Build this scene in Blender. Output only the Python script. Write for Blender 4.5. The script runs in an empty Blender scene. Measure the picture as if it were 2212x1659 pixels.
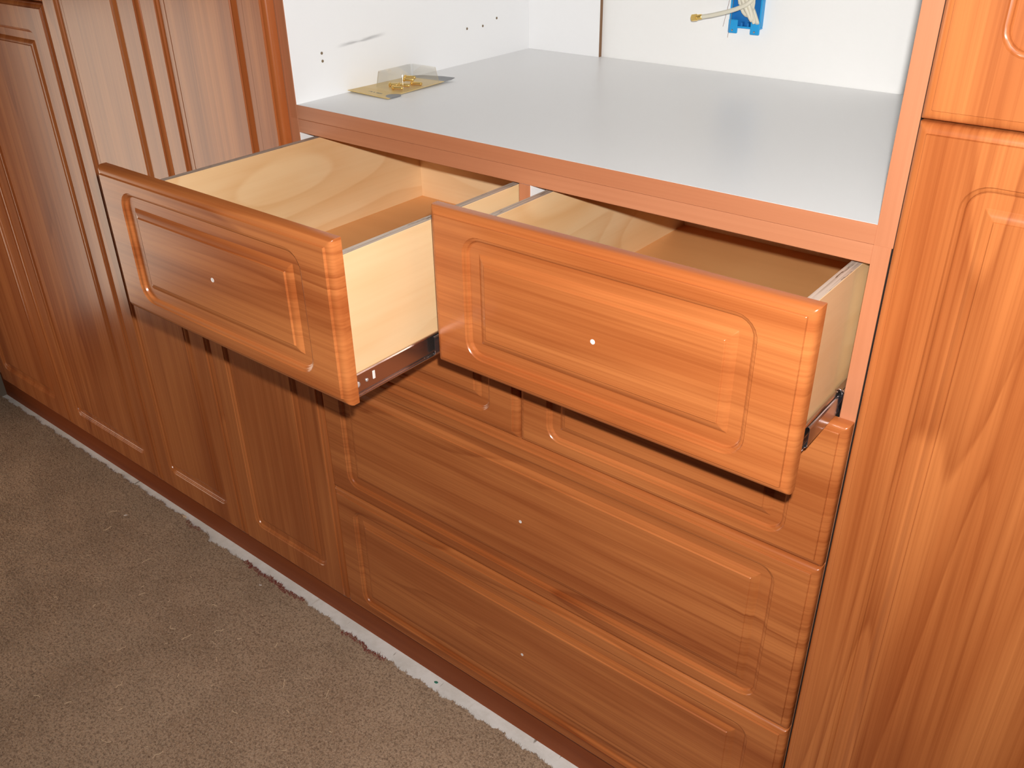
import bpy, bmesh, math, random
import numpy as np
from mathutils import Vector, Matrix

random.seed(7)
rng = np.random.default_rng(7)
scene = bpy.context.scene
COL = scene.collection

# ------------------------------------------------------------------ camera, world, lights, exposure
CAM = Vector((1.2523, -0.93964, 1.44109))
cd = bpy.data.cameras.new('camera')
cam = bpy.data.objects.new('camera', cd)
COL.objects.link(cam)
cam.location = CAM
cam.rotation_euler = (1.04589, 0.01384, 0.67476)
cd.sensor_width = 36.0
cd.lens = 1945.98 * 36 / 2212
cd.clip_start = 0.01
scene.camera = cam

scene.view_settings.view_transform = 'Standard'
scene.view_settings.look = 'None'
scene.view_settings.exposure = 0.0
scene.view_settings.gamma = 1.0
scene.view_settings.use_curve_mapping = False

world = bpy.data.worlds.new('world')
scene.world = world
world.use_nodes = True
bg = world.node_tree.nodes['Background']
bg.inputs[0].default_value = (1.0, 0.84, 0.66, 1)
bg.inputs[1].default_value = 3.3

# the camera's own flash: a little above and beside the lens
fl = bpy.data.lights.new('flash', 'SPOT')
fl.spot_size = math.radians(112)
fl.spot_blend = .8
fl.energy = 85
fl.color = (1.0, 0.97, 0.935)
fl.shadow_soft_size = 0.009
flo = bpy.data.objects.new('flash', fl)
COL.objects.link(flo)
flo.rotation_euler = cam.rotation_euler
flo.location = CAM + cam.rotation_euler.to_matrix() @ Vector((0.018, 0.046, 0.0))

# window opening in the left wall (daylight comes from the world through it)
WY0, WY1, WZ0, WZ1 = -1.40, -0.42, 0.02, 1.14
pl = bpy.data.lights.new('window_portal', 'AREA')
pl.shape = 'RECTANGLE'
pl.size = WZ1 - WZ0
pl.size_y = WY1 - WY0
pl.cycles.is_portal = True
plo = bpy.data.objects.new('window_portal', pl)
COL.objects.link(plo)
plo.location = (-1.70, (WY0 + WY1) / 2, (WZ0 + WZ1) / 2)
plo.rotation_euler = (0, -math.pi / 2, 0)

# ------------------------------------------------------------------ measured layout
FL = -0.101          # floor level
T = 0.0208           # plane of the carcass fronts (door fronts lie at y = 0)
ZS = 1.0995          # top of the open shelf
Z1, Z2, Z3, Z4 = 1.0787, 0.8583, 0.6374, 0.3220
XM = 0.4983
G21, G32, G43 = -0.3696, -0.7344, -1.2098
XWL = -1.75          # left wall
YW = 0.6578          # back wall
ZSP = 1.2170
Z3T = 1.2044
TOPZ = 2.06
OPEN_L, OPEN_R = 0.3323, 0.1755

# ------------------------------------------------------------------ node helpers
def lin(r, g, b):
    f = lambda c: (c / 255 / 12.92) if c / 255 <= .04045 else ((c / 255 + .055) / 1.055) ** 2.4
    return (f(r), f(g), f(b), 1)

class NT:
    def __init__(self, name):
        self.m = bpy.data.materials.new(name)
        self.m.use_nodes = True
        self.t = self.m.node_tree
        self.b = self.t.nodes['Principled BSDF']
    def n(self, typ, **kw):
        nd = self.t.nodes.new(typ)
        ins = kw.pop('ins', {})
        for k, v in kw.items():
            setattr(nd, k, v)
        for k, v in ins.items():
            self.set(nd.inputs[k], v)
        return nd
    def set(self, sock, v):
        if isinstance(v, bpy.types.NodeSocket):
            self.t.links.new(v, sock)
        else:
            sock.default_value = v
    def math(self, op, a, b=None, c=None, clamp=False):
        nd = self.n('ShaderNodeMath', operation=op, use_clamp=clamp)
        self.set(nd.inputs[0], a)
        if b is not None: self.set(nd.inputs[1], b)
        if c is not None: self.set(nd.inputs[2], c)
        return nd.outputs[0]
    def vec(self, op, a, b=None):
        nd = self.n('ShaderNodeVectorMath', operation=op)
        self.set(nd.inputs[0], a)
        if b is not None: self.set(nd.inputs[1], b)
        return nd.outputs[0]
    def noise(self, v, scale, detail=2, rough=.5, dist=0.0):
        return self.n('ShaderNodeTexNoise', ins={'Vector': v, 'Scale': scale, 'Detail': detail, 'Roughness': rough, 'Distortion': dist}).outputs[0]
    def ramp(self, v, a, b, lo=0.0, hi=1.0):
        nd = self.n('ShaderNodeMapRange', interpolation_type='SMOOTHSTEP')
        self.set(nd.inputs[0], v)
        for i, x in ((1, a), (2, b), (3, lo), (4, hi)):
            nd.inputs[i].default_value = x
        return nd.outputs[0]
    def mix(self, f, a, b):
        nd = self.n('ShaderNodeMix', data_type='RGBA')
        self.set(nd.inputs[0], f)
        self.set(nd.inputs[6], a)
        self.set(nd.inputs[7], b)
        return nd.outputs[2]
    def out(self, name, v):
        self.set(self.b.inputs[name], v)
    def bump(self, h, strength, dist):
        nd = self.n('ShaderNodeBump', ins={'Height': h, 'Strength': strength, 'Distance': dist})
        self.t.links.new(nd.outputs[0], self.b.inputs['Normal'])

def wood(name, light, mid, dark, axis, rings=5.0, ring_amt=.45, streak=.5, rough=.3, spec=.5, across=7.0, along=.55, gate_at=.50, coat=0.0):
    """axis: the grain runs along this object axis."""
    s = NT(name)
    tc = s.n('ShaderNodeTexCoord').outputs['Object']
    oi = s.n('ShaderNodeObjectInfo').outputs['Random']
    off = s.n('ShaderNodeCombineXYZ', ins={0: s.math('MULTIPLY', oi, 17.3), 1: s.math('MULTIPLY', oi, 7.1), 2: s.math('MULTIPLY', oi, 29.7)}).outputs[0]
    sc = [across, across, across]
    if axis != 'y': sc[1] *= .12
    sc['xyz'.index(axis)] = along
    v = s.vec('ADD', s.vec('MULTIPLY', tc, tuple(sc)), off)
    wob = s.noise(v, 1.0, 1.5, .45, .25)
    ringf = s.math('FRACT', s.math('MULTIPLY', wob, rings * 2.2))
    ring = s.math('POWER', ringf, 2.6)
    # soften the sharp side of each ring
    ring = s.math('MULTIPLY', ring, s.ramp(ringf, 1.0, .90))
    band = s.noise(s.vec('MULTIPLY', v, (1.0, 1.0, 1.0)), 2.1, 3, .55)
    sc2 = [across * 36, across * 36, across * 36]
    if axis != 'y': sc2[1] *= .12
    sc2['xyz'.index(axis)] = along * 3.2
    st = s.noise(s.vec('ADD', s.vec('MULTIPLY', tc, tuple(sc2)), off), 1.0, 3, .6)
    gate = s.ramp(s.noise(v, .9, 1, .5), gate_at, gate_at + .12)
    f = s.math('ADD', s.math('MULTIPLY', s.math('MULTIPLY', ring, gate), ring_amt), s.math('MULTIPLY', s.ramp(st, .36, .74), streak * .5))
    sc3 = [across * 9, across * 9, across * 9]
    if axis != 'y': sc3[1] *= .12
    sc3['xyz'.index(axis)] = along * 1.1
    st2 = s.noise(s.vec('ADD', s.vec('MULTIPLY', tc, tuple(sc3)), off), 1.0, 2, .5)
    f = s.math('ADD', f, s.math('MULTIPLY', s.ramp(st2, .42, .72), streak * .45))
    f = s.math('ADD', f, s.math('MULTIPLY', s.ramp(band, .35, .7), .16), clamp=True)
    c1 = s.mix(s.ramp(band, .3, .72), light, mid)
    c = s.mix(f, c1, dark)
    s.out('Base Color', c)
    s.out('Roughness', rough)
    s.out('Specular IOR Level', spec)
    if coat:
        s.out('Coat Weight', coat)
        s.out('Coat Roughness', .12)
    return s.m

def plain(name, col, rough=.5, metal=0.0, spec=.5, noise_amt=0.0, bump=0.0, bscale=300):
    s = NT(name)
    if noise_amt:
        tc = s.n('ShaderNodeTexCoord').outputs['Object']
        n = s.noise(tc, 9.0, 4, .6)
        d = tuple(x * (1 - noise_amt) for x in col[:3]) + (1,)
        s.out('Base Color', s.mix(n, col, d))
        if bump:
            s.bump(s.noise(tc, bscale, 2, .5), bump, .0006)
    else:
        s.out('Base Color', col)
    s.out('Roughness', rough)
    s.out('Metallic', metal)
    s.out('Specular IOR Level', spec)
    return s.m

CH_L = (0.60, 0.200, 0.058, 1)
CH_M = (0.47, 0.135, 0.036, 1)
CH_D = (0.23, 0.043, 0.008, 1)
M = {}
M['cherry_h'] = wood('cherry_foil_horizontal', CH_L, CH_M, CH_D, 'x', rough=.25, spec=.6, across=9.0, along=.7, gate_at=.46, ring_amt=.5, streak=.5)
M['cherry_v'] = wood('cherry_foil_vertical', CH_L, CH_M, CH_D, 'z', rough=.25, spec=.6, across=9.0, along=.6, gate_at=.52, ring_amt=.5, streak=.5)
BD_L = (0.57, 0.235, 0.118, 1); BD_M = (0.52, 0.20, 0.095, 1); BD_D = (0.44, 0.155, 0.07, 1)
M['band_h'] = wood('cherry_edge_band_horizontal', BD_L, BD_M, BD_D, 'x', rough=.38, ring_amt=.1, streak=.5)
M['band_v'] = wood('cherry_edge_band_vertical', BD_L, BD_M, BD_D, 'z', rough=.38, ring_amt=.1, streak=.5)
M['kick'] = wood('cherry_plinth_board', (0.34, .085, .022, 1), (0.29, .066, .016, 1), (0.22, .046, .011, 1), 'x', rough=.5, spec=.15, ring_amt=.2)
PL_L = (0.84, 0.60, 0.34, 1); PL_M = (0.82, 0.55, 0.285, 1); PL_D = (0.68, 0.37, 0.15, 1)
M['maple_floor'] = wood('maple_plywood_bottom', (.92, .50, .20, 1), (.86, .43, .16, 1), (.66, .28, .09, 1), 'x', rings=4.0, ring_amt=.4, streak=.3, rough=.42, across=5.0, along=1.0, gate_at=.4)
M['maple_y'] = wood('maple_plywood_side', PL_L, PL_M, PL_D, 'y', rings=5.5, ring_amt=.5, gate_at=.38, streak=.2, rough=.42, across=5.0, along=1.3)
M['maple_x'] = wood('maple_plywood_board', (.93, .67, .39, 1), (.90, .62, .34, 1), (.80, .47, .21, 1), 'x', rings=4.0, ring_amt=.4, streak=.3, rough=.42, across=5.0, along=1.0)

def ply_edge():
    s = NT('plywood_edge')
    tc = s.n('ShaderNodeTexCoord').outputs['Object']
    v = s.vec('MULTIPLY', tc, (420.0, 6.0, 6.0))
    st = s.noise(v, 1.0, 2, .5)
    bl = s.noise(s.vec('MULTIPLY', tc, (300.0, 30.0, 30.0)), 1.0, 3, .6)
    c = s.mix(s.ramp(st, .35, .65), (.64, .53, .44, 1), (.42, .32, .25, 1))
    c = s.mix(s.ramp(bl, .62, .72), c, (.14, .085, .05, 1))
    s.out('Base Color', c)
    s.out('Roughness', .6)
    return s.m
M['ply_edge'] = ply_edge()

def melamine(name, col, scuff=False):
    s = NT(name)
    tc = s.n('ShaderNodeTexCoord').outputs['Object']
    c = s.mix(s.noise(tc, 6.0, 2, .5), col, tuple(x * .985 for x in col[:3]) + (1,))
    if scuff:
        # long grey rub mark left by a tool on the left side panel
        sep = s.n('ShaderNodeSeparateXYZ', ins={0: tc}).outputs
        dy = s.math('ABSOLUTE', s.math('SUBTRACT', sep[1], .178))
        line = s.math('ADD', s.math('MULTIPLY', s.math('SUBTRACT', sep[1], .178), .05), 1.178)
        dz = s.math('ABSOLUTE', s.math('SUBTRACT', s.math('SUBTRACT', sep[2], line), s.math('MULTIPLY', s.noise(tc, 30, 2), .003)))
        f = s.math('MULTIPLY', s.ramp(dy, .065, .02), s.ramp(dz, .0042, .0005))
        f = s.math('MULTIPLY', f, s.ramp(s.noise(s.vec('MULTIPLY', tc, (1, 20.0, 120.0)), 1.0, 2), .25, .6))
        c = s.mix(s.math('MULTIPLY', f, .5), c, (.16, .16, .17, 1))
    s.out('Base Color', c)
    s.out('Roughness', .33)
    s.out('Specular IOR Level', .5)
    return s.m
M['white'] = melamine('white_melamine', (.92, .925, .935, 1))
M['white_scuffed'] = melamine('white_melamine_scuffed', (.92, .925, .935, 1), True)
M['shelf'] = melamine('pale_grey_melamine', (.88, .88, .88, 1))
M['wall'] = plain('painted_plaster', (.92, .915, .90, 1), .75, noise_amt=.04, bump=.25, bscale=220)
M['ceiling'] = plain('low_bounce_ceiling_paint', (.38, .36, .33, 1), .85, noise_amt=.03)  # unseen ceiling, darkened so it bounces less fill light
M['room'] = plain('low_bounce_room_paint', (.20, .16, .12, 1), .85, noise_amt=.04)  # unseen walls, colour darkened to cut the light they bounce back
M['raw_mdf'] = plain('raw_board_edge', (.23, .12, .06, 1), .8)
M['gap_shade'] = plain('cabinet_gap_shade', (.05, .03, .02, 1), .9)  # shade of the narrow gap between cabinets, painted on their facing sides
M['hole'] = plain('drilled_hole', (.22, .16, .10, 1), .9)
M['pale_dot'] = plain('pale_drill_hole', (.88, .82, .78, 1), .5)
M['steel'] = plain('zinc_plated_steel', (.50, .40, .36, 1), .20, .96)
M['zinc'] = plain('bright_zinc_screw', (.80, .80, .80, 1), .3, .6)
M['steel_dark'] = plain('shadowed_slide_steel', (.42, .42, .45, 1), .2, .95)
M['black_plastic'] = plain('black_plastic', (.01, .011, .016, 1), .3)
M['blue_plastic'] = plain('blue_plastic', (.02, .36, .78, 1), .38, noise_amt=.1)
M['blue_shaded'] = plain('blue_plastic_cavity_shade', (.010, .17, .50, 1), .45)  # darker copy of the blue: shade of the box cavity put into colour
M['coax'] = plain('ivory_cable_sheath', (.72, .68, .56, 1), .45)
M['brass'] = plain('polished_brass', (.92, .64, .20, 1), .30, .85)
M['brass_dark'] = plain('brass_connector_face', (.50, .24, .09, 1), .35, 1.0)
M['copper'] = plain('thin_copper_wire', (.42, .22, .15, 1), .4, .6)
M['green'] = plain('green_chip', (.03, .20, .13, 1), .7)
M['chip'] = plain('pale_wood_chip', (.80, .72, .62, 1), .8)
M['shaving'] = plain('pale_wood_shaving', (.80, .60, .40, 1), .8)
M['red_fibre'] = plain('red_brown_fibre', (.26, .055, .04, 1), .9)
M['frame_white'] = plain('white_window_frame', (.75, .75, .75, 1), .4)

def clear_plastic():
    s = NT('clear_blister_plastic')
    t = s.t
    tr = s.n('ShaderNodeBsdfTransparent', ins={0: (.97, .975, .97, 1)})
    gl = s.n('ShaderNodeBsdfGlossy', ins={'Roughness': .07, 'Color': (1, 1, 1, 1)})
    fr = s.n('ShaderNodeFresnel', ins={0: 1.5})
    mx = s.n('ShaderNodeMixShader')
    t.links.new(s.math('ADD', s.math('MULTIPLY', fr.outputs[0], .25), .012, clamp=True), mx.inputs[0])
    t.links.new(tr.outputs[0], mx.inputs[1])
    t.links.new(gl.outputs[0], mx.inputs[2])
    t.links.new(mx.outputs[0], t.nodes['Material Output'].inputs[0])
    return s.m
M['clear'] = clear_plastic()

def card_mat():
    s = NT('yellow_printed_card')
    tc = s.n('ShaderNodeTexCoord').outputs['Object']
    sep = s.n('ShaderNodeSeparateXYZ', ins={0: tc}).outputs
    # x across the card 0..0.098, y along it 0..0.165
    x, y = sep[0], sep[1]
    base = s.mix(s.noise(tc, 40, 2), (.74, .52, .17, 1), (.66, .44, .13, 1))
    # pale centre field under the bubble
    inf = s.math('MULTIPLY', s.ramp(y, .034, .04), s.ramp(y, .150, .144))
    base = s.mix(s.math('MULTIPLY', inf, .35), base, (.80, .62, .36, 1))
    # small dark print line near the front end
    ln = s.math('MULTIPLY', s.ramp(s.math('ABSOLUTE', s.math('SUBTRACT', y, .018)), .0026, .0014), s.ramp(s.math('ABSOLUTE', s.math('SUBTRACT', x, .050)), .017, .015))
    ln = s.math('MULTIPLY', ln, s.ramp(s.noise(s.vec('MULTIPLY', tc, (420.0, 90.0, 1.0)), 1.0, 1), .42, .5))
    base = s.mix(ln, base, (.03, .03, .03, 1))
    # grey curved emblem field at the near corner and a grey band at the far end
    d = s.n('ShaderNodeVectorMath', operation='DISTANCE', ins={0: s.vec('MULTIPLY', tc, (1, 1.25, 0)), 1: (.098, .026, 0)}).outputs['Value']
    base = s.mix(s.ramp(d, .021, .019), base, (.20, .21, .23, 1))
    base = s.mix(s.ramp(y, .148, .150), base, (.22, .225, .235, 1))
    s.out('Base Color', base)
    s.out('Roughness', .35)
    return s.m
M['card'] = card_mat()

def carpet_mat():
    s = NT('taupe_carpet')
    tc = s.n('ShaderNodeTexCoord').outputs['Object']
    big = s.noise(tc, 5.5, 3, .55)
    med = s.noise(tc, 38.0, 3, .6)
    fin = s.noise(tc, 330.0, 3, .7)
    pit_shade = s.noise(tc, 190.0, 2, .7)
    c = s.mix(s.ramp(big, .34, .60), (.45, .305, .200, 1), (.53, .370, .250, 1))
    c = s.mix(s.math('MULTIPLY', s.ramp(med, .58, .72), .35), c, (.25, .16, .10, 1))
    c = s.mix(s.math('MULTIPLY', s.ramp(fin, .45, .62), .6), c, (.66, .49, .36, 1))
    c = s.mix(s.math('MULTIPLY', s.ramp(pit_shade, .50, .38), .55), c, (.16, .10, .065, 1))  # shade between the tufts, painted in as dark pits
    s.out('Base Color', c)
    s.out('Roughness', .95)
    s.out('Specular IOR Level', .1)
    s.bump(s.math('ADD', fin, s.math('MULTIPLY', med, .6)), .8, .003)
    return s.m
M['carpet'] = carpet_mat()

def floor_mat():
    s = NT('dusty_concrete')
    tc = s.n('ShaderNodeTexCoord').outputs['Object']
    c = s.mix(s.ramp(s.noise(tc, 22, 4, .6), .35, .7), (.95, .95, .92, 1), (.82, .81, .76, 1))
    st = s.noise(s.vec('MULTIPLY', tc, (16.0, 3.0, 1.0)), 1.0, 2, .5)
    c = s.mix(s.math('MULTIPLY', s.ramp(st, .66, .72), .7), c, (.38, .28, .13, 1))
    c = s.mix(s.math('MULTIPLY', s.ramp(s.noise(s.vec('MULTIPLY', tc, (70.0, 12.0, 1.0)), 1.0, 2, .5), .68, .73), .8), c, (.16, .12, .08, 1))
    s.out('Base Color', c)
    s.out('Roughness', .85)
    s.bump(s.noise(tc, 160, 3, .6), .5, .001)
    return s.m
M['floor'] = floor_mat()

# ------------------------------------------------------------------ mesh helpers
def link(o, parent=None):
    COL.objects.link(o)
    if parent is not None:
        o.parent = parent
    return o

def tag(o, label=None, cat=None, group=None, kind=None):
    if label: o['label'] = label
    if cat: o['category'] = cat
    if group: o['group'] = group
    if kind: o['kind'] = kind
    return o

def mesh_obj(name, bm, mats, parent=None, smooth=None, loc=None, rot=None, flat_y=False):
    me = bpy.data.meshes.new(name)
    bmesh.ops.recalc_face_normals(bm, faces=bm.faces)
    bm.to_mesh(me)
    bm.free()
    for m in (mats if isinstance(mats, (list, tuple)) else [mats]):
        me.materials.append(M[m])
    if smooth is not None:
        for p in me.polygons: p.use_smooth = True
        me.set_sharp_from_angle(angle=math.radians(smooth))
        if flat_y:      # routed fronts: every face lying parallel to the door stays dead flat
            fl_ = [p.index for p in me.polygons if abs(p.normal.y) > .999]
            es_ = set()
            for i in fl_:
                me.polygons[i].use_smooth = False
                for k in me.polygons[i].edge_keys: es_.add(tuple(sorted(k)))
            for e in me.edges:
                if tuple(sorted(e.vertices)) in es_: e.use_edge_sharp = True
    o = bpy.data.objects.new(name, me)
    if loc is not None: o.location = loc
    if rot is not None: o.rotation_euler = rot
    return link(o, parent)

def box_bm(x0, x1, y0, y1, z0, z1, bev=.0006, bm=None):
    new = bm is None
    if new: bm = bmesh.new()
    vs = [bm.verts.new(p) for p in ((x0, y0, z0), (x1, y0, z0), (x1, y1, z0), (x0, y1, z0), (x0, y0, z1), (x1, y0, z1), (x1, y1, z1), (x0, y1, z1))]
    fs = [bm.faces.new([vs[i] for i in f]) for f in ((0, 1, 5, 4), (1, 2, 6, 5), (2, 3, 7, 6), (3, 0, 4, 7), (4, 5, 6, 7), (3, 2, 1, 0))]
    if bev:
        es = list({e for f in fs for e in f.edges})
        bmesh.ops.bevel(bm, geom=es, offset=bev, segments=1, affect='EDGES')
    return bm

def box(name, x0, x1, y0, y1, z0, z1, mat, parent=None, bev=.0006):
    # the object's origin stays at the world origin of its parent's frame so grain coordinates differ by Random only
    return mesh_obj(name, box_bm(x0, x1, y0, y1, z0, z1, bev), mat, parent)

def tube_bm(pts, r, seg=10, bm=None, cap=True, radii=None):
    if bm is None: bm = bmesh.new()
    pts = [Vector(p) for p in pts]
    rings = []
    nrm = None
    for i, p in enumerate(pts):
        a = pts[max(i - 1, 0)]; b = pts[min(i + 1, len(pts) - 1)]
        t = (b - a).normalized()
        if nrm is None:
            nrm = t.orthogonal().normalized()
        else:
            nrm = (nrm - t * nrm.dot(t)).normalized()
        bi = t.cross(nrm)
        rr = radii[i] if radii else r
        rings.append([bm.verts.new(p + (nrm * math.cos(2 * math.pi * k / seg) + bi * math.sin(2 * math.pi * k / seg)) * rr) for k in range(seg)])
    for A, B in zip(rings, rings[1:]):
        for k in range(seg):
            bm.faces.new((A[k], A[(k + 1) % seg], B[(k + 1) % seg], B[k]))
    if cap:
        bm.faces.new(rings[0][::-1]); bm.faces.new(rings[-1])
    return bm

def catmull(P, n=8):
    P = [Vector(p) for p in P]
    P = [P[0] * 2 - P[1]] + P + [P[-1] * 2 - P[-2]]
    out = []
    for i in range(1, len(P) - 2):
        for k in range(n):
            t = k / n
            a, b, c, d = P[i - 1:i + 3]
            out.append(.5 * ((2 * b) + (c - a) * t + (2 * a - 5 * b + 4 * c - d) * t * t + (3 * b - a - 3 * c + d) * t ** 3))
    out.append(P[-2])
    return out

def front_bm(w, h, fx, ft, fb):
    """Raised panel thermofoil front. Local frame: x 0..w, z 0..h, face at y=0, back at y=T.
    fx / ft / fb: distance of the routed groove from the sides / top / bottom edge."""
    n = 7
    bm = bmesh.new()
    R = []           # (ix, it, ib, radius, depth)
    def edge(i, y, r=.0006): R.append((i, i, i, r, y))
    def grv(i, y, r): R.append((fx + i, ft + i, fb + i, r, y))
    edge(0, T - .0008); edge(.0, .0110); edge(.0007, .0082, .0012); edge(.0022, .0056, .002); edge(.0044, .0040, .002)
    edge(.0070, .0031, .002); edge(.0096, .0028, .0012); edge(.0103, .0004, .001); edge(.0108, 0, .001)
    ro = .026
    grv(0, 0, ro); grv(.0007, .0012, ro); grv(.0013, .0019, ro); grv(.0034, .0022, ro - .003); grv(.0050, .0032, ro - .005)
    grv(.0060, .0056, ro - .006); grv(.0072, .0064, ro - .007); grv(.0100, .0064, ro - .010)
    grv(.0225, .0064, .0012); grv(.0236, .0058, .001); grv(.0265, .0034, .001); grv(.0300, .0024, .001); grv(.0332, .0020, .001)
    grv(.0340, .0004, .001); grv(.0346, 0, .001)
    loops = []
    for ix, it, ib, r, y in R:
        x0, x1, z0, z1 = ix, w - ix, ib, h - it
        lp = []
        for cx, cz, a0 in ((x1 - r, z0 + r, -90), (x1 - r, z1 - r, 0), (x0 + r, z1 - r, 90), (x0 + r, z0 + r, 180)):
            for k in range(n):
                a = math.radians(a0 + 90 * k / (n - 1))
                lp.append(bm.verts.new((cx + r * math.cos(a), y, cz + r * math.sin(a))))
        loops.append(lp)
    N = len(loops[0])
    for A, B in zip(loops, loops[1:]):
        for k in range(N):
            bm.faces.new((A[k], A[(k + 1) % N], B[(k + 1) % N], B[k]))
    bm.faces.new(loops[-1])
    bm.faces.new(loops[0][::-1])
    return bm

def front(name, x0, x1, z0, z1, fx, ft, fb, mat, parent, y=0.0):
    return mesh_obj(name, front_bm(x1 - x0, z1 - z0, fx, ft, fb), mat, parent, smooth=32, loc=(x0, y, z0), flat_y=True)

def empty(name, loc=(0, 0, 0)):
    o = bpy.data.objects.new(name, None)
    o.empty_display_size = .05
    o.location = loc
    return link(o)

# ------------------------------------------------------------------ room shell
def struct(name, x0, x1, y0, y1, z0, z1, mat):
    return tag(box(name, x0, x1, y0, y1, z0, z1, mat, None, 0), kind='structure')
XR, YF, CZ = 3.0, -3.4, 2.45
struct('floor', XWL - .12, XR + .1, YF - .1, YW + .1, FL - .08, FL, 'floor')
struct('ceiling', XWL - .12, XR + .1, YF - .1, YW + .1, CZ, CZ + .08, 'ceiling')
struct('wall_back', XWL - .12, XR + .1, YW, YW + .1, FL, CZ, 'wall')
struct('wall_right', XR, XR + .1, YF, YW, FL, CZ, 'room')
struct('wall_front', XWL - .12, XR + .1, YF - .1, YF, FL, CZ, 'room')
bmw = box_bm(XWL - .12, XWL, YF, WY0, FL, CZ, 0)
box_bm(XWL - .12, XWL, WY1, YW, FL, CZ, 0, bmw)
box_bm(XWL - .12, XWL, WY0, WY1, WZ1, CZ, 0, bmw)
box_bm(XWL - .12, XWL, WY0, WY1, FL, WZ0, 0, bmw)
tag(mesh_obj('wall_left', bmw, 'room'), kind='structure')
fw = .035
bmw = box_bm(XWL - .09, XWL - .04, WY0, WY0 + fw, WZ0, WZ1, .002)
box_bm(XWL - .09, XWL - .04, WY1 - fw, WY1, WZ0, WZ1, .002, bmw)
box_bm(XWL - .09, XWL - .04, WY0 + fw, WY1 - fw, WZ0, WZ0 + fw, .002, bmw)
box_bm(XWL - .09, XWL - .04, WY0 + fw, WY1 - fw, WZ1 - fw, WZ1, .002, bmw)
tag(mesh_obj('window_1', bmw, 'frame_white'), kind='structure')

# ------------------------------------------------------------------ the middle drawer cabinet
dc = tag(empty('drawer_cabinet', (0, T, 0)), 'cherry cabinet of six drawers, its two top drawers pulled open', 'cabinet')
dc.location = (0, 0, 0)
TH = .0205
ZL = ZS - .0226          # top of the lower cabinet
box('side_panel', 0, TH, T + .001, YW - .004, 0, ZL, 'white', dc)
box('side_panel', 1 - TH, .9987, T + .001, YW - .004, 0, ZL, 'white', dc)
box('edge_band', 0, TH, T, T + .001, 0, ZL, 'band_v', dc, .0002)
box('edge_band', 1 - TH, .9987, T, T + .001, 0, ZL, 'band_v', dc, .0002)
box('top_panel', TH, 1 - TH, T, YW - .004, ZL - .0226, ZL - .0002, 'band_h', dc)
box('bottom_panel', TH, 1 - TH, T + .001, YW - .004, 0.001, .020, 'white', dc)
box('back_panel', TH, 1 - TH, YW - .012, YW - .005, .020, ZL - .0228, 'white', dc, 0)
box('divider', .4895, .5090, T + .001, YW - .013, Z3 + .002, ZL - .0228, 'white', dc)
box('edge_band', .4895, .5090, T, T + .001, Z3 + .002, ZL - .0228, 'band_v', dc, .0002)
box('rail', TH, 1 - TH, T, T + .06, Z3 - .018, Z3 + .001, 'band_h', dc)
g = .0015
fr = {}
def drawer(x0, x1, z0, z1, ft, fb, y, label=None):
    d = front('drawer', x0, x1, z0, z1, .055, ft, fb, 'cherry_h', dc, y)
    if label: d['label'] = label
    return d
dL = drawer(g, XM - g, Z2 + g, Z1, .025, .026, -OPEN_L, 'upper left drawer pulled far out, maple box behind the cherry front')
dR = drawer(XM + g, 1 - g, Z2 + g, Z1, .025, .026, -OPEN_R, 'upper right drawer pulled partly out, maple box behind the cherry front')
d2l = drawer(g, XM - g, Z3 + g, Z2 - g, .025, .026, 0)
d2r = drawer(XM + g, 1 - g, Z3 + g, Z2 - g, .025, .026, 0)
d3 = drawer(g, 1 - g, Z4 + g, Z3 - g, .027, .029, 0)
d4 = drawer(g, 1 - g, g, Z4 - g, .031, .031, 0)

def sub_box(name, d, x0, x1, y0, y1, z0, z1, mat, bev=.0006):
    """box given in world coordinates, parented to drawer d (whose origin is its lower left front corner)"""
    L = d.location
    return mesh_obj(name, box_bm(x0 - L.x, x1 - L.x, y0 - L.y, y1 - L.y, z0 - L.z, z1 - L.z, bev), mat, d)

def side_board(d, x0, x1, y0, y1, z0, z1):
    L = d.location
    bm = box_bm(x0 - L.x, x1 - L.x, y0 - L.y, y1 - L.y, z0 - L.z, z1 - L.z, .0005)
    o = mesh_obj('side_board', bm, ['maple_y', 'ply_edge'], d)
    for p in o.data.polygons:
        if abs(p.normal.z) > .9 or abs(p.normal.y) > .9: p.material_index = 1
    return o

def hole(name, d, x, y, z, r, mat, axis='y', depth=.0007):
    """small drilled hole, its lip standing a hair proud of the face"""
    L = d.location
    bm = bmesh.new()
    n = 14
    prof = [(r * 1.0, -.0001), (r * 1.0, .0003), (r * .82, .0004), (r * .74, .0001)]
    rings = []
    for rr, hh in prof:
        rg = []
        for k in range(n):
            a = 2 * math.pi * k / n
            p = (rr * math.cos(a), -hh, rr * math.sin(a)) if axis == 'y' else (hh, rr * math.cos(a), rr * math.sin(a))
            rg.append(bm.verts.new(p))
        rings.append(rg)
    for A, B in zip(rings, rings[1:]):
        for k in range(n): bm.faces.new((A[k], A[(k + 1) % n], B[(k + 1) % n], B[k]))
    bm.faces.new(rings[-1]); bm.faces.new(rings[0][::-1])
    return mesh_obj(name, bm, mat, d, loc=(x - L.x, y - L.y, z - L.z))

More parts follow.
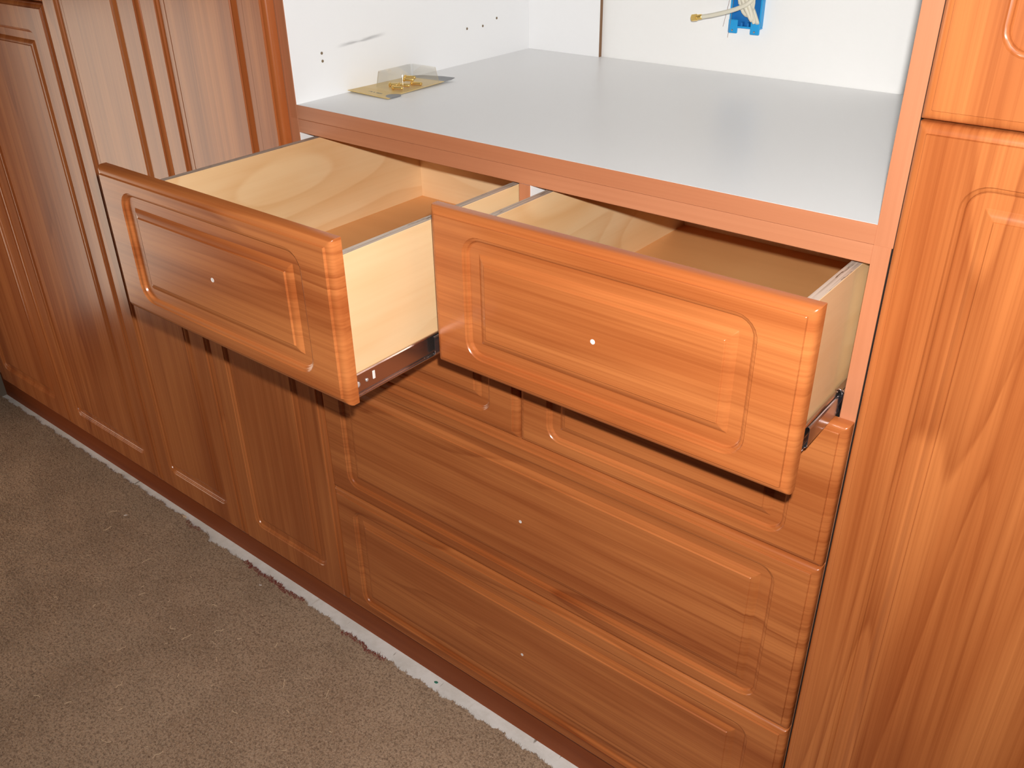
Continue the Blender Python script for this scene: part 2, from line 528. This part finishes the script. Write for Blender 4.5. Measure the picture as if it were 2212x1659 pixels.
def rail_bm(y0, y1, z0, z1, xw, s, lip=.0042, th=.0012, holes=False):
    """C channel: web at x=xw facing side s (+1/-1), flanges rolled toward s"""
    bm = bmesh.new()
    prof = [(0, z0 + .003), (0, z1 - .003)]
    def arc(zc, sgn):
        out = []
        for k in range(1, 6):
            a = math.pi * .5 * k / 5
            out.append((.003 * (1 - math.cos(a)), zc + sgn * .003 * math.sin(a)))
        return out
    top = arc(z1 - .003, 1) + [(lip, z1), (lip + .001, z1 - .0015)]
    bot = arc(z0 + .003, -1) + [(lip, z0), (lip + .001, z0 + .0015)]
    line = bot[::-1] + prof + top
    n = len(line)
    off = []
    for k in range(n):
        p, q = line[max(k - 1, 0)], line[min(k + 1, n - 1)]
        dx, dz = q[0] - p[0], q[1] - p[1]
        l = math.hypot(dx, dz)
        off.append((line[k][0] + dz / l * th * .6, line[k][1] - dx / l * th * .6))
    loop = line + off[::-1]
    m = len(loop)
    A = [bm.verts.new((xw + s * a, y0, b)) for a, b in loop]
    B = [bm.verts.new((xw + s * a, y1, b)) for a, b in loop]
    for k in range(m):
        bm.faces.new((A[k], A[(k + 1) % m], B[(k + 1) % m], B[k]))
    for k in range(n - 1):
        bm.faces.new((A[k], A[k + 1], A[m - 2 - k], A[m - 1 - k]))
        bm.faces.new((B[k], B[k + 1], B[m - 2 - k], B[m - 1 - k]))
    return bm

def open_box(d, xl, xr, op):
    """maple plywood drawer box with its slides behind front d"""
    yf = T - op
    yb = yf + .584
    zt, zb = 1.046, .862
    side_board(d, xl, xl + .0132, yf, yb + .013, zb, zt)
    side_board(d, xr - .0132, xr, yf, yb + .013, zb, zt)
    bb = sub_box('back_board', d, xl + .0132, xr - .0132, yb, yb + .013, zb + .01, zt - .001, ['maple_x', 'ply_edge'])
    for p in bb.data.polygons:
        if p.normal.z > .9: p.material_index = 1
    sub_box('inner_front', d, xl + .0132, xr - .0132, yf + .0002, yf + .012, zb, zt - .001, 'maple_x')
    sub_box('bottom_board', d, xl + .0132, xr - .0132, yf + .012, yb, zb + .015, .8835, 'maple_floor', 0)
    L = d.location
    def put(name, bm, mat, smooth=None):
        bmesh.ops.translate(bm, verts=bm.verts, vec=(-L.x, -L.y, -L.z))
        return mesh_obj(name, bm, mat, d, smooth=smooth)
    for s, xf in ((-1, xl), (1, xr)):
        put('slide_rail', rail_bm(yf + .001, yb, .8560, .8900, xf + s * .0018, s), 'steel')
        put('slide_middle', rail_bm(yf + .010 + (op * .42 if True else 0), yb + .01, .8590, .8870, xf + s * .0100, -s, lip=.0032), 'steel_dark')
    # screws on the right hand slide web
    for dy, rr in ((.014, .0042), (.030, .0024)):
        bm = bmesh.new()
        bmesh.ops.create_uvsphere(bm, u_segments=12, v_segments=8, radius=rr)
        bmesh.ops.scale(bm, verts=bm.verts, vec=(.45, 1, 1))
        bmesh.ops.translate(bm, verts=bm.verts, vec=(xr + .0030, yf + dy, .8725))
        put('screw', bm, 'zinc', 60)
    bm = box_bm(xr + .0020, xr + .0034, yf + .0405, yf + .0445, .8690, .8805, .0004)
    put('slot', bm, 'pale_dot')
open_box(dL, .0358, .4760, OPEN_L)
open_box(dR, .5225, .9665, OPEN_R)
# cabinet member of the right slide with its black release clip, seen at the front of the opening
bm = rail_bm(T + .002, YW - .08, .8535, .8925, 1 - TH - .0003, -1, lip=.0095)
mesh_obj('slide_channel', bm, 'steel', dc)
bm = rail_bm(T + .002, YW - .08, .8535, .8925, .4895 - .0003, -1, lip=.0095)
mesh_obj('slide_channel', bm, 'steel', dc)
bm = tube_bm(catmull([(.9755, T - .001, .8925), (.9785, T - .003, .889), (.9775, T - .003, .881), (.9750, T - .003, .872), (.9765, T - .003, .866), (.9735, T - .003, .858)], 5), .0016, 8)
mesh_obj('release_clip', bm, 'black_plastic', dc, smooth=60)
bm = tube_bm(catmull([(.9695, T - .001, .8920), (.974, T - .002, .8945), (.9795, T - .001, .8915)], 5), .0011, 8)
mesh_obj('clip_wire', bm, 'steel', dc, smooth=60)
# drilled holes for the missing knobs
hole('knob_hole', dL, .2507, -OPEN_L, .9685, .0032, 'pale_dot')
hole('knob_hole', dR, .7500, -OPEN_R, .9680, .0032, 'pale_dot')
hole('knob_hole', d3, .5015, 0, .4751, .0030, 'pale_dot')
hole('knob_hole', d4, .5022, 0, .1609, .0030, 'pale_dot')
hole('knob_hole', d2l, .2500, 0, .7479, .0030, 'pale_dot')
hole('knob_hole', d2r, .7500, 0, .7479, .0030, 'pale_dot')

# ------------------------------------------------------------------ the open cabinet standing on it
oc = tag(empty('open_cabinet'), 'open white lined cabinet above the drawers with a pale grey shelf', 'cabinet')
lsp = box('side_panel', 0, TH + .0005, T + .001, YW - .001, ZL, TOPZ, 'white_scuffed', oc)
box('side_panel', 1 - TH, 1, T + .001, YW - .001, ZL, TOPZ, 'white', oc)
box('edge_band', 0, TH + .0005, T, T + .001, ZL, TOPZ, 'band_v', oc, .0002)
box('edge_band', 1 - TH, 1, T, T + .001, ZL, TOPZ, 'band_v', oc, .0002)
box('bottom_panel', TH + .0005, 1 - TH, T + .001, YW - .001, ZL, ZS, 'shelf', oc)
box('edge_band', TH + .0005, 1 - TH, T, T + .001, ZL + .0003, ZS, 'band_h', oc, .0002)
box('top_panel', TH, 1 - TH, T, YW - .001, TOPZ - .022, TOPZ, 'white', oc)
bp_ = box('back_panel', TH + .0005, .1985, YW - .008, YW - .001, ZS, TOPZ - .022, 'white', oc, 0)
box('raw_edge', .1985, .1998, YW - .0085, YW - .001, ZS, TOPZ - .022, 'raw_mdf', oc, 0)
for (yy, zz) in ((.0871, 1.171), (.0871, 1.1584), (.4536, 1.1631), (.5008, 1.1623), (.5442, 1.1717)):
    hole('shelf_pin_hole', oc, TH + .0006, yy, zz, .0024, 'hole', 'x')

# ------------------------------------------------------------------ wardrobes left, tall cabinet right
def carcass(o, x0, x1, top, shelf_at=None):
    box('side_panel', x0, x0 + .018, T + .002, YW - .002, 0, top, 'white', o)
    box('side_panel', x1 - .018, x1, T + .002, YW - .002, 0, top, 'white', o)
    box('edge_band', x0, x0 + .018, T + .001, T + .002, 0, top, 'band_v', o, .0002)
    box('edge_band', x1 - .018, x1, T + .001, T + .002, 0, top, 'band_v', o, .0002)
    box('bottom_panel', x0 + .018, x1 - .018, T + .002, YW - .002, 0, .018, 'white', o)
    box('top_panel', x0 + .018, x1 - .018, T + .002, YW - .002, top - .018, top, 'white', o)
    if shelf_at:
        box('shelf_panel', x0 + .018, x1 - .018, T + .003, YW - .002, shelf_at - .009, shelf_at + .009, 'white', o)
        box('edge_band', x0 + .018, x1 - .018, T + .002, T + .003, shelf_at - .009, shelf_at + .009, 'kick', o, .0002)  # dark plinth colour puts the door gap's shade into this band

FX, FT, FB = .055, .055, .064
w1 = tag(empty('wardrobe'), 'tall two-door cherry wardrobe directly left of the drawers', 'wardrobe')
carcass(w1, G32 + .001, -.001, TOPZ)
front('door', G32 + g, G21 - g, .0015, TOPZ - .002, FX, FT, FB, 'cherry_v', w1)
front('door', G21 + g, -g, .0015, TOPZ - .002, FX, FT, FB, 'cherry_v', w1)
w2 = tag(empty('wardrobe'), 'far left cherry wardrobe in the corner, its lower doors shorter than its neighbour\'s', 'wardrobe')
carcass(w2, -1.668, G32 - .001, TOPZ, Z3T + .002)
box('filler_strip', XWL + .002, -1.669, T + .001, T + .019, 0, TOPZ, 'band_v', w2)
front('door', G43 + g, G32 - g, .0015, Z3T, FX, FT, FB, 'cherry_v', w2)
front('door', -1.654, G43 - g, .0015, Z3T, FX, FT, FB, 'cherry_v', w2)
front('door', G43 + g, G32 - g, Z3T + .003, TOPZ - .002, FX, FT, FB, 'cherry_v', w2)
front('door', -1.654, G43 - g, Z3T + .003, TOPZ - .002, FX, FT, FB, 'cherry_v', w2)
w3 = tag(empty('tall_cabinet'), 'tall cherry cabinet at the right with one door above another', 'cabinet')
carcass(w3, 1.0045, 1.46, TOPZ, ZSP)
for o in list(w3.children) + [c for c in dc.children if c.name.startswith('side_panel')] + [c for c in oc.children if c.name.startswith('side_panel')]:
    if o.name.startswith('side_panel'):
        o.data.materials.append(M['gap_shade'])
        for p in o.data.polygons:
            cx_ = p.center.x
            if .9978 < cx_ < 1.0062: p.material_index = 1  # faces seen through the gap get the painted shade
front('door', 1.0035, 1.4585, .0015, ZSP - .0012, FX, .050, FB, 'cherry_v', w3)
front('door', 1.0035, 1.4585, ZSP + .0012, TOPZ - .002, FX, FT, FB, 'cherry_v', w3)

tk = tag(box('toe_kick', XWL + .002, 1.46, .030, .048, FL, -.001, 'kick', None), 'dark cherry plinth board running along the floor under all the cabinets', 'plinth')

# ------------------------------------------------------------------ carpet
EX = [-1.66, -1.17, -.69, -.60, -.575, -.54, -.39, -.14, .064, .262, .46, .58, 1.5, 3.0]
EY = [.010, .009, .010, .004, .006, -.006, .001, -.001, -.010, -.007, -.002, -.004, -.004, -.004]
def edge_y(x):
    return np.interp(x, EX, EY) + .0022 * np.sin(x * 61) + .0018 * np.sin(x * 143 + 1) + .0012 * np.sin(x * 317 + 2)
CT = FL + .005
bm = bmesh.new()
xs = np.arange(XWL + .001, XR - .001, .008)
prev = None
for x in xs:
    y = float(edge_y(x)) - .0015 + random.uniform(-.0008, .0008)
    col = [bm.verts.new((float(x), YF + .002, CT)), bm.verts.new((float(x), y, CT)), bm.verts.new((float(x), y, FL + .0002))]
    if prev:
        bm.faces.new((prev[0], col[0], col[1], prev[1]))
        bm.faces.new((prev[1], col[1], col[2], prev[2]))
    prev = col
carpet = mesh_obj('carpet', bm, 'carpet')
tag(carpet, 'taupe cut-pile carpet ending in a ragged edge short of the cabinets', 'carpet')

def tufts(name, X, Y, base, hgt, wid, lean, mat, parent):
    n = len(X)
    V = np.zeros((n, 4, 3), np.float32)
    a = rng.uniform(0, 2 * math.pi, n)
    for k in range(3):
        V[:, k, 0] = X + wid * np.cos(a + k * 2.0944)
        V[:, k, 1] = Y + wid * np.sin(a + k * 2.0944)
        V[:, k, 2] = base
    la = rng.uniform(0, 2 * math.pi, n); lm = rng.uniform(0, lean, n)
    V[:, 3, 0] = X + lm * np.cos(la)
    V[:, 3, 1] = Y + lm * np.sin(la)
    V[:, 3, 2] = base + hgt
    F = (np.arange(n)[:, None, None] * 4 + np.array([[0, 1, 3], [1, 2, 3], [2, 0, 3]])[None]).reshape(-1)
    me = bpy.data.meshes.new(name)
    me.vertices.add(n * 4); me.vertices.foreach_set('co', V.reshape(-1))
    me.loops.add(n * 9); me.loops.foreach_set('vertex_index', F.astype(np.int32))
    me.polygons.add(n * 3)
    me.polygons.foreach_set('loop_start', np.arange(0, n * 9, 3, dtype=np.int32))
    me.update(calc_edges=True); me.validate()
    me.materials.append(M[mat])
    return link(bpy.data.objects.new(name, me), parent)

p_ = .0040
gx, gy = np.meshgrid(np.arange(XWL + .004, 1.3, p_), np.arange(-.95, .02, p_))
gx = gx.ravel() + rng.uniform(-.5, .5, gx.size) * p_
gy = gy.ravel() + rng.uniform(-.5, .5, gy.size) * p_
ey = edge_y(gx)
seam = (np.abs(gx - (-.566 + (gy + .009) * .05)) < .0022) & (gy > -.062)      # slit cut into the edge
keep = (gy < ey - rng.uniform(0, .0035, gx.size)) & ~seam & (gy > -.72 + 0.0 * gx - .25)
gx, gy = gx[keep], gy[keep]
hum = .0065 + .0016 * np.sin(gx * 23 + 2 * np.sin(gy * 31)) * np.sin(gy * 27) + rng.uniform(-.0012, .0012, gx.size)
pile = tufts('pile', gx, gy, CT - .001, hum * .62, .0024, .0035, 'carpet', carpet)
tag(pile, kind='stuff')
# loose fringe along the cut edge, reddish in places
n = 5200
fx_ = rng.uniform(XWL + .01, 1.3, n)
fy_ = edge_y(fx_) + rng.uniform(-.004, .0022, n)
fringe = tufts('edge_fringe', fx_, fy_, FL + .0005, rng.uniform(.002, .007, n), .0008, .006, 'carpet', carpet)
tag(fringe, kind='stuff')
rx = np.concatenate([rng.uniform(-.40, -.17, 520), rng.uniform(-.02, .12, 260), rng.uniform(-.66, -.60, 60), rng.normal(-1.66, .02, 1)])
rx = rx[rx > XWL + .01]
redf = tufts('backing_fibre', rx, edge_y(rx) - rng.uniform(-.001, .010, rx.size), CT, rng.uniform(.003, .0062, rx.size), .0010, .006, 'red_fibre', carpet)
tag(redf, 'reddish backing fibres', kind='stuff')

# ------------------------------------------------------------------ litter on the floor
def curl(name, x, y, z, L, ang, mat, r=.0005, wob=1.0):
    P = []
    n = max(4, int(L / .0035))
    a = ang
    px, py = 0.0, 0.0
    for k in range(n):
        P.append((px, py, random.uniform(0, .0012)))
        a += random.uniform(-1.1, 1.1) * wob
        a += (ang - a) * .35
        px += math.cos(a) * L / n; py += math.sin(a) * L / n
    return mesh_obj(name, tube_bm(P, r, 4), mat, None, loc=(x, y, z))
ZC = CT + .0054
spots = [(-.92, -.20), (-.86, -.11), (-.80, -.16), (-.74, -.24), (-.70, -.10), (-.64, -.27), (-.60, -.17), (-.55, -.33), (-.52, -.22), (-.50, -.24),
         (-.46, -.12), (-.44, -.30), (-.42, -.21), (-.38, -.37), (-.36, -.40), (-.35, -.25), (-.33, -.15), (-.31, -.29), (-.29, -.26), (-.28, -.43),
         (-.25, -.20), (-.23, -.22), (-.22, -.46), (-.20, -.33), (-.19, -.18), (-.17, -.25), (-.15, -.41), (-.12, -.30), (-.11, -.13), (-.08, -.25),
         (-.06, -.48), (-.03, -.31), (-.01, -.19), (.02, -.16), (.03, -.36), (.06, -.24), (.10, -.17), (.13, -.31), (.17, -.22), (-.40, -.55),
         (-.49, -.47), (-.33, -.52), (-.58, -.41), (-.18, -.52), (-.66, -.37)]
random.seed(3)
for (sx, sy) in spots:
    L = random.choice([.010, .014, .020, .028])
    c = curl('wood_shaving', sx, sy, ZC - .001, L, random.uniform(-.9, .9) + random.choice([0, math.pi / 2.3]), 'shaving', random.uniform(.0006, .0010))
    tag(c, 'thin curled pale shaving lying on the taupe carpet', 'shaving', 'wood shavings strewn on the carpet')
bm = bmesh.new()
for k in range(420):
    x = random.uniform(-1.2, .35); y = random.uniform(-.68, -.03)
    r = random.uniform(.0004, .0012)
    m = Matrix.Translation((x, y, ZC + random.uniform(-.001, .001))) @ Matrix.Rotation(random.uniform(0, 6), 4, 'Z')
    bmesh.ops.create_cube(bm, size=r, matrix=m @ Matrix.Diagonal((random.uniform(1, 2.6), 1, .6, 1)))
tag(mesh_obj('sawdust', bm, 'shaving'), 'fine pale sawdust specks scattered over the carpet', 'sawdust', kind='stuff')

def chip(name, x, y, z, sx, sy, sz, rz, mat, label, cat):
    bm = bmesh.new()
    bmesh.ops.create_icosphere(bm, subdivisions=2, radius=1)
    for v in bm.verts:
        v.co *= random.uniform(.82, 1.1)
    bmesh.ops.scale(bm, verts=bm.verts, vec=(sx, sy, sz))
    return tag(mesh_obj(name, bm, mat, None, smooth=40, loc=(x, y, z), rot=(0, 0, rz)), label, cat)
chip('white_chip', -.2923, -.0349, ZC + .0006, .0042, .0017, .0012, .5, 'pale_dot', 'small bright white chip on the carpet near the bare floor strip', 'chip')
chip('white_chip', -.8103, -.0884, ZC + .0006, .0060, .0020, .0012, .9, 'pale_dot', 'small pale chip on the carpet in front of the far left wardrobe', 'chip')
chip('green_chip', .2506, .0140, FL + .0014, .0050, .0032, .0016, .2, 'green', 'tiny dark green chip on the pale floor strip by the plinth', 'chip')
chip('brown_clump', -.689, .012, FL + .003, .012, .004, .003, .1, 'shaving', 'small orange-brown clump on the floor strip below the wardrobe doors', 'clump')

# ------------------------------------------------------------------ packet of brass fittings on the shelf
bp0 = empty('blister_pack', (.0215, .1350, ZS + .0003))
tag(bp0, 'yellow carded blister pack lying on the grey shelf by the left side', 'package')
bm = bmesh.new()
cw, cl = .099, .172
out = [(0, 0), (cw, 0), (cw, .030), (cw - .009, .040), (cw - .009, cl - .016), (cw - .004, cl - .010), (cw - .002, cl - .002), (cw - .03, cl), (.02, cl), (0, cl - .01)]
def zc(x, y): return .0006 + .006 * max(0, (y - .13) / .04) ** 2 * (x / cw) + .0020 * max(0, 1 - y / .04) * (1 - x / cw)
lo = [bm.verts.new((x, y, zc(x, y))) for x, y in out]
hi = [bm.verts.new((x, y, zc(x, y) + .0009)) for x, y in out]
bm.faces.new(hi); bm.faces.new(lo[::-1])
for k in range(len(out)):
    j = (k + 1) % len(out); bm.faces.new((lo[k], lo[j], hi[j], hi[k]))
mesh_obj('card', bm, 'card', bp0)
def blister_bm(x0, x1, y0, y1, z0, z1, ins=.004):
    bm = bmesh.new()
    a = [bm.verts.new(p) for p in ((x0, y0, z0), (x1, y0, z0), (x1, y1, z0), (x0, y1, z0))]
    b = [bm.verts.new(p) for p in ((x0 + ins, y0 + ins, z1), (x1 - ins, y0 + ins, z1), (x1 - ins, y1 - ins, z1), (x0 + ins, y1 - ins, z1))]
    for k in range(4):
        j = (k + 1) % 4; bm.faces.new((a[k], a[j], b[j], b[k]))
    top = bm.faces.new(b)
    vert = [e for e in bm.edges if e.verts[0].co.z != e.verts[1].co.z or (e.verts[0].co.z == z1 and e.verts[1].co.z == z1)]
    bmesh.ops.bevel(bm, geom=vert, offset=.003, segments=3, affect='EDGES')
    return bm
mesh_obj('bubble', blister_bm(.018, .088, .048, .142, .0018, .029), 'clear', bp0, smooth=60)
for k, (bx, by, bz, rot, L, r) in enumerate([(.088, .190, .0075, .35, .020, .0042), (.082, .212, .0075, .40, .022, .0042), (.090, .235, .0075, .30, .021, .0042),
                                             (.066, .205, .0075, .5, .020, .0042), (.070, .240, .0150, .35, .021, .0040), (.084, .222, .0158, .45, .020, .0040)]):
    bm = tube_bm([(-L / 2, 0, 0), (-L / 2 + .001, 0, 0), (-L / 2 + .003, 0, 0), (-L / 2 + .0031, 0, 0), (L / 2 - .001, 0, 0), (L / 2, 0, 0)], r, 14,
                 radii=[r * .8, r, r, r * .72, r * .72, r * .6])
    o = mesh_obj('brass_fitting', bm, 'brass', None, smooth=35, loc=(bx, by, ZS + bz - .0017), rot=(0, 0, rot))
    tag(o, 'small polished brass fitting inside the clear bubble of the yellow pack', 'fitting', 'brass fittings in the blister pack')

# ------------------------------------------------------------------ blue outlet box with coiled coax on the back wall
ob = tag(empty('outlet_box', (.5075, YW, 1.235)), 'blue plastic outlet box set on the back wall above the shelf', 'outlet box')
# box local frame: x right, y toward wall (0 = wall face), z up
W2, ZB, ZT = .030, -.0555, .060
bm = box_bm(-W2, W2, -.0125, 0, ZB, ZB + .0035, .0008)
box_bm(-W2, W2, -.0125, 0, ZT - .0035, ZT, .0008, bm)
box_bm(-W2, -W2 + .0035, -.0125, 0, ZB + .0035, ZT - .0035, .0008, bm)
box_bm(W2 - .0035, W2, -.0125, 0, ZB + .0035, ZT - .0035, .0008, bm)
mesh_obj('rim', bm, 'blue_plastic', ob)
mesh_obj('back_plate', box_bm(-W2 + .0035, W2 - .0035, -.003, -.0005, ZB + .0035, ZT - .0035, 0), 'blue_shaded', ob)
for sx in (-1, 1):
    for zz, sg in ((ZB, -1), (ZT, 1)):
        x0 = sx * W2 - (0 if sx < 0 else .0175)
        e = mesh_obj('ear', box_bm(x0, x0 + .0175, -.0145, -.010, zz - (.009 if sg < 0 else .003), zz + (.009 if sg > 0 else .014), .0012), 'blue_plastic', ob, smooth=30)
        bm = bmesh.new(); bmesh.ops.create_uvsphere(bm, u_segments=10, v_segments=6, radius=.0018)
        mesh_obj('screw', bm, 'steel', ob, smooth=60, loc=(x0 + .0088, -.0150, zz - .004 if sg < 0 else zz + .004))
for xx in (-.0075, .0045):
    mesh_obj('rib', box_bm(xx, xx + .004, -.0128, -.004, ZB + .0035, ZB + .010, .0005), 'blue_shaded', ob)

cx = tag(empty('coaxial_cable', (.5075, YW, 1.235)), 'ivory coaxial cable coiled in the blue outlet box, its gold end sticking out left', 'cable')
P = []
turns = 4.5
for k in range(int(turns * 22) + 1):
    a = 2 * math.pi * k / 22
    t = k / (turns * 22)
    P.append((.0045 + (.0225 - .003 * t) * math.cos(a) * (1 + .05 * math.sin(a * 1.7)), -.018 - .021 * t + .004 * math.sin(a * .8), -.002 + (.043 - .008 * t) * math.sin(a - 1.6 + .25 * t)))
mesh_obj('coil', tube_bm(P, .0034, 10), 'coax', cx, smooth=60)
P2 = []
for k in range(int(2.5 * 22) + 1):
    a = 2 * math.pi * k / 22
    t = k / (2.5 * 22)
    P2.append((.0035 + (.0140 - .003 * t) * math.cos(a + .8), -.016 - .012 * t, .000 + (.034 - .006 * t) * math.sin(a + .5)))
mesh_obj('coil', tube_bm(P2, .0034, 10), 'coax', cx, smooth=60)
endp = catmull([(.026, -.036, .004), (.018, -.043, -.009), (.000, -.046, -.0185), (-.022, -.047, -.026), (-.048, -.048, -.0330), (-.066, -.049, -.0365)], 7)
mesh_obj('lead', tube_bm(endp, .0037, 12), 'coax', cx, smooth=60)
a, b = Vector(endp[-1]), Vector(endp[-2])
d = (a - b).normalized()
mesh_obj('crimp_collar', tube_bm([a - d * .001, a + d * .0005, a + d * .0065, a + d * .007, a + d * .0085], .0048, 14, radii=[.0040, .0047, .0047, .0040, .0044]), 'brass', cx, smooth=40)
mesh_obj('gold_nut', tube_bm([a + d * .0085, a + d * .0088, a + d * .0180, a + d * .0188], .0060, 6, radii=[.0050, .0062, .0062, .0055]), 'brass', cx)
mesh_obj('connector_face', tube_bm([a + d * .0187, a + d * .0192], .0045, 12), 'brass_dark', cx)
mesh_obj('thin_wire', tube_bm(catmull([(-.020, -.030, .02), (-.030, -.022, -.020), (-.040, -.014, -.055)], 8), .00035, 5), 'copper', cx)
mesh_obj('thin_wire', tube_bm(catmull([(-.016, -.030, .02), (-.0215, -.022, -.030), (-.030, -.012, -.073)], 8), .00035, 5), 'copper', cx)
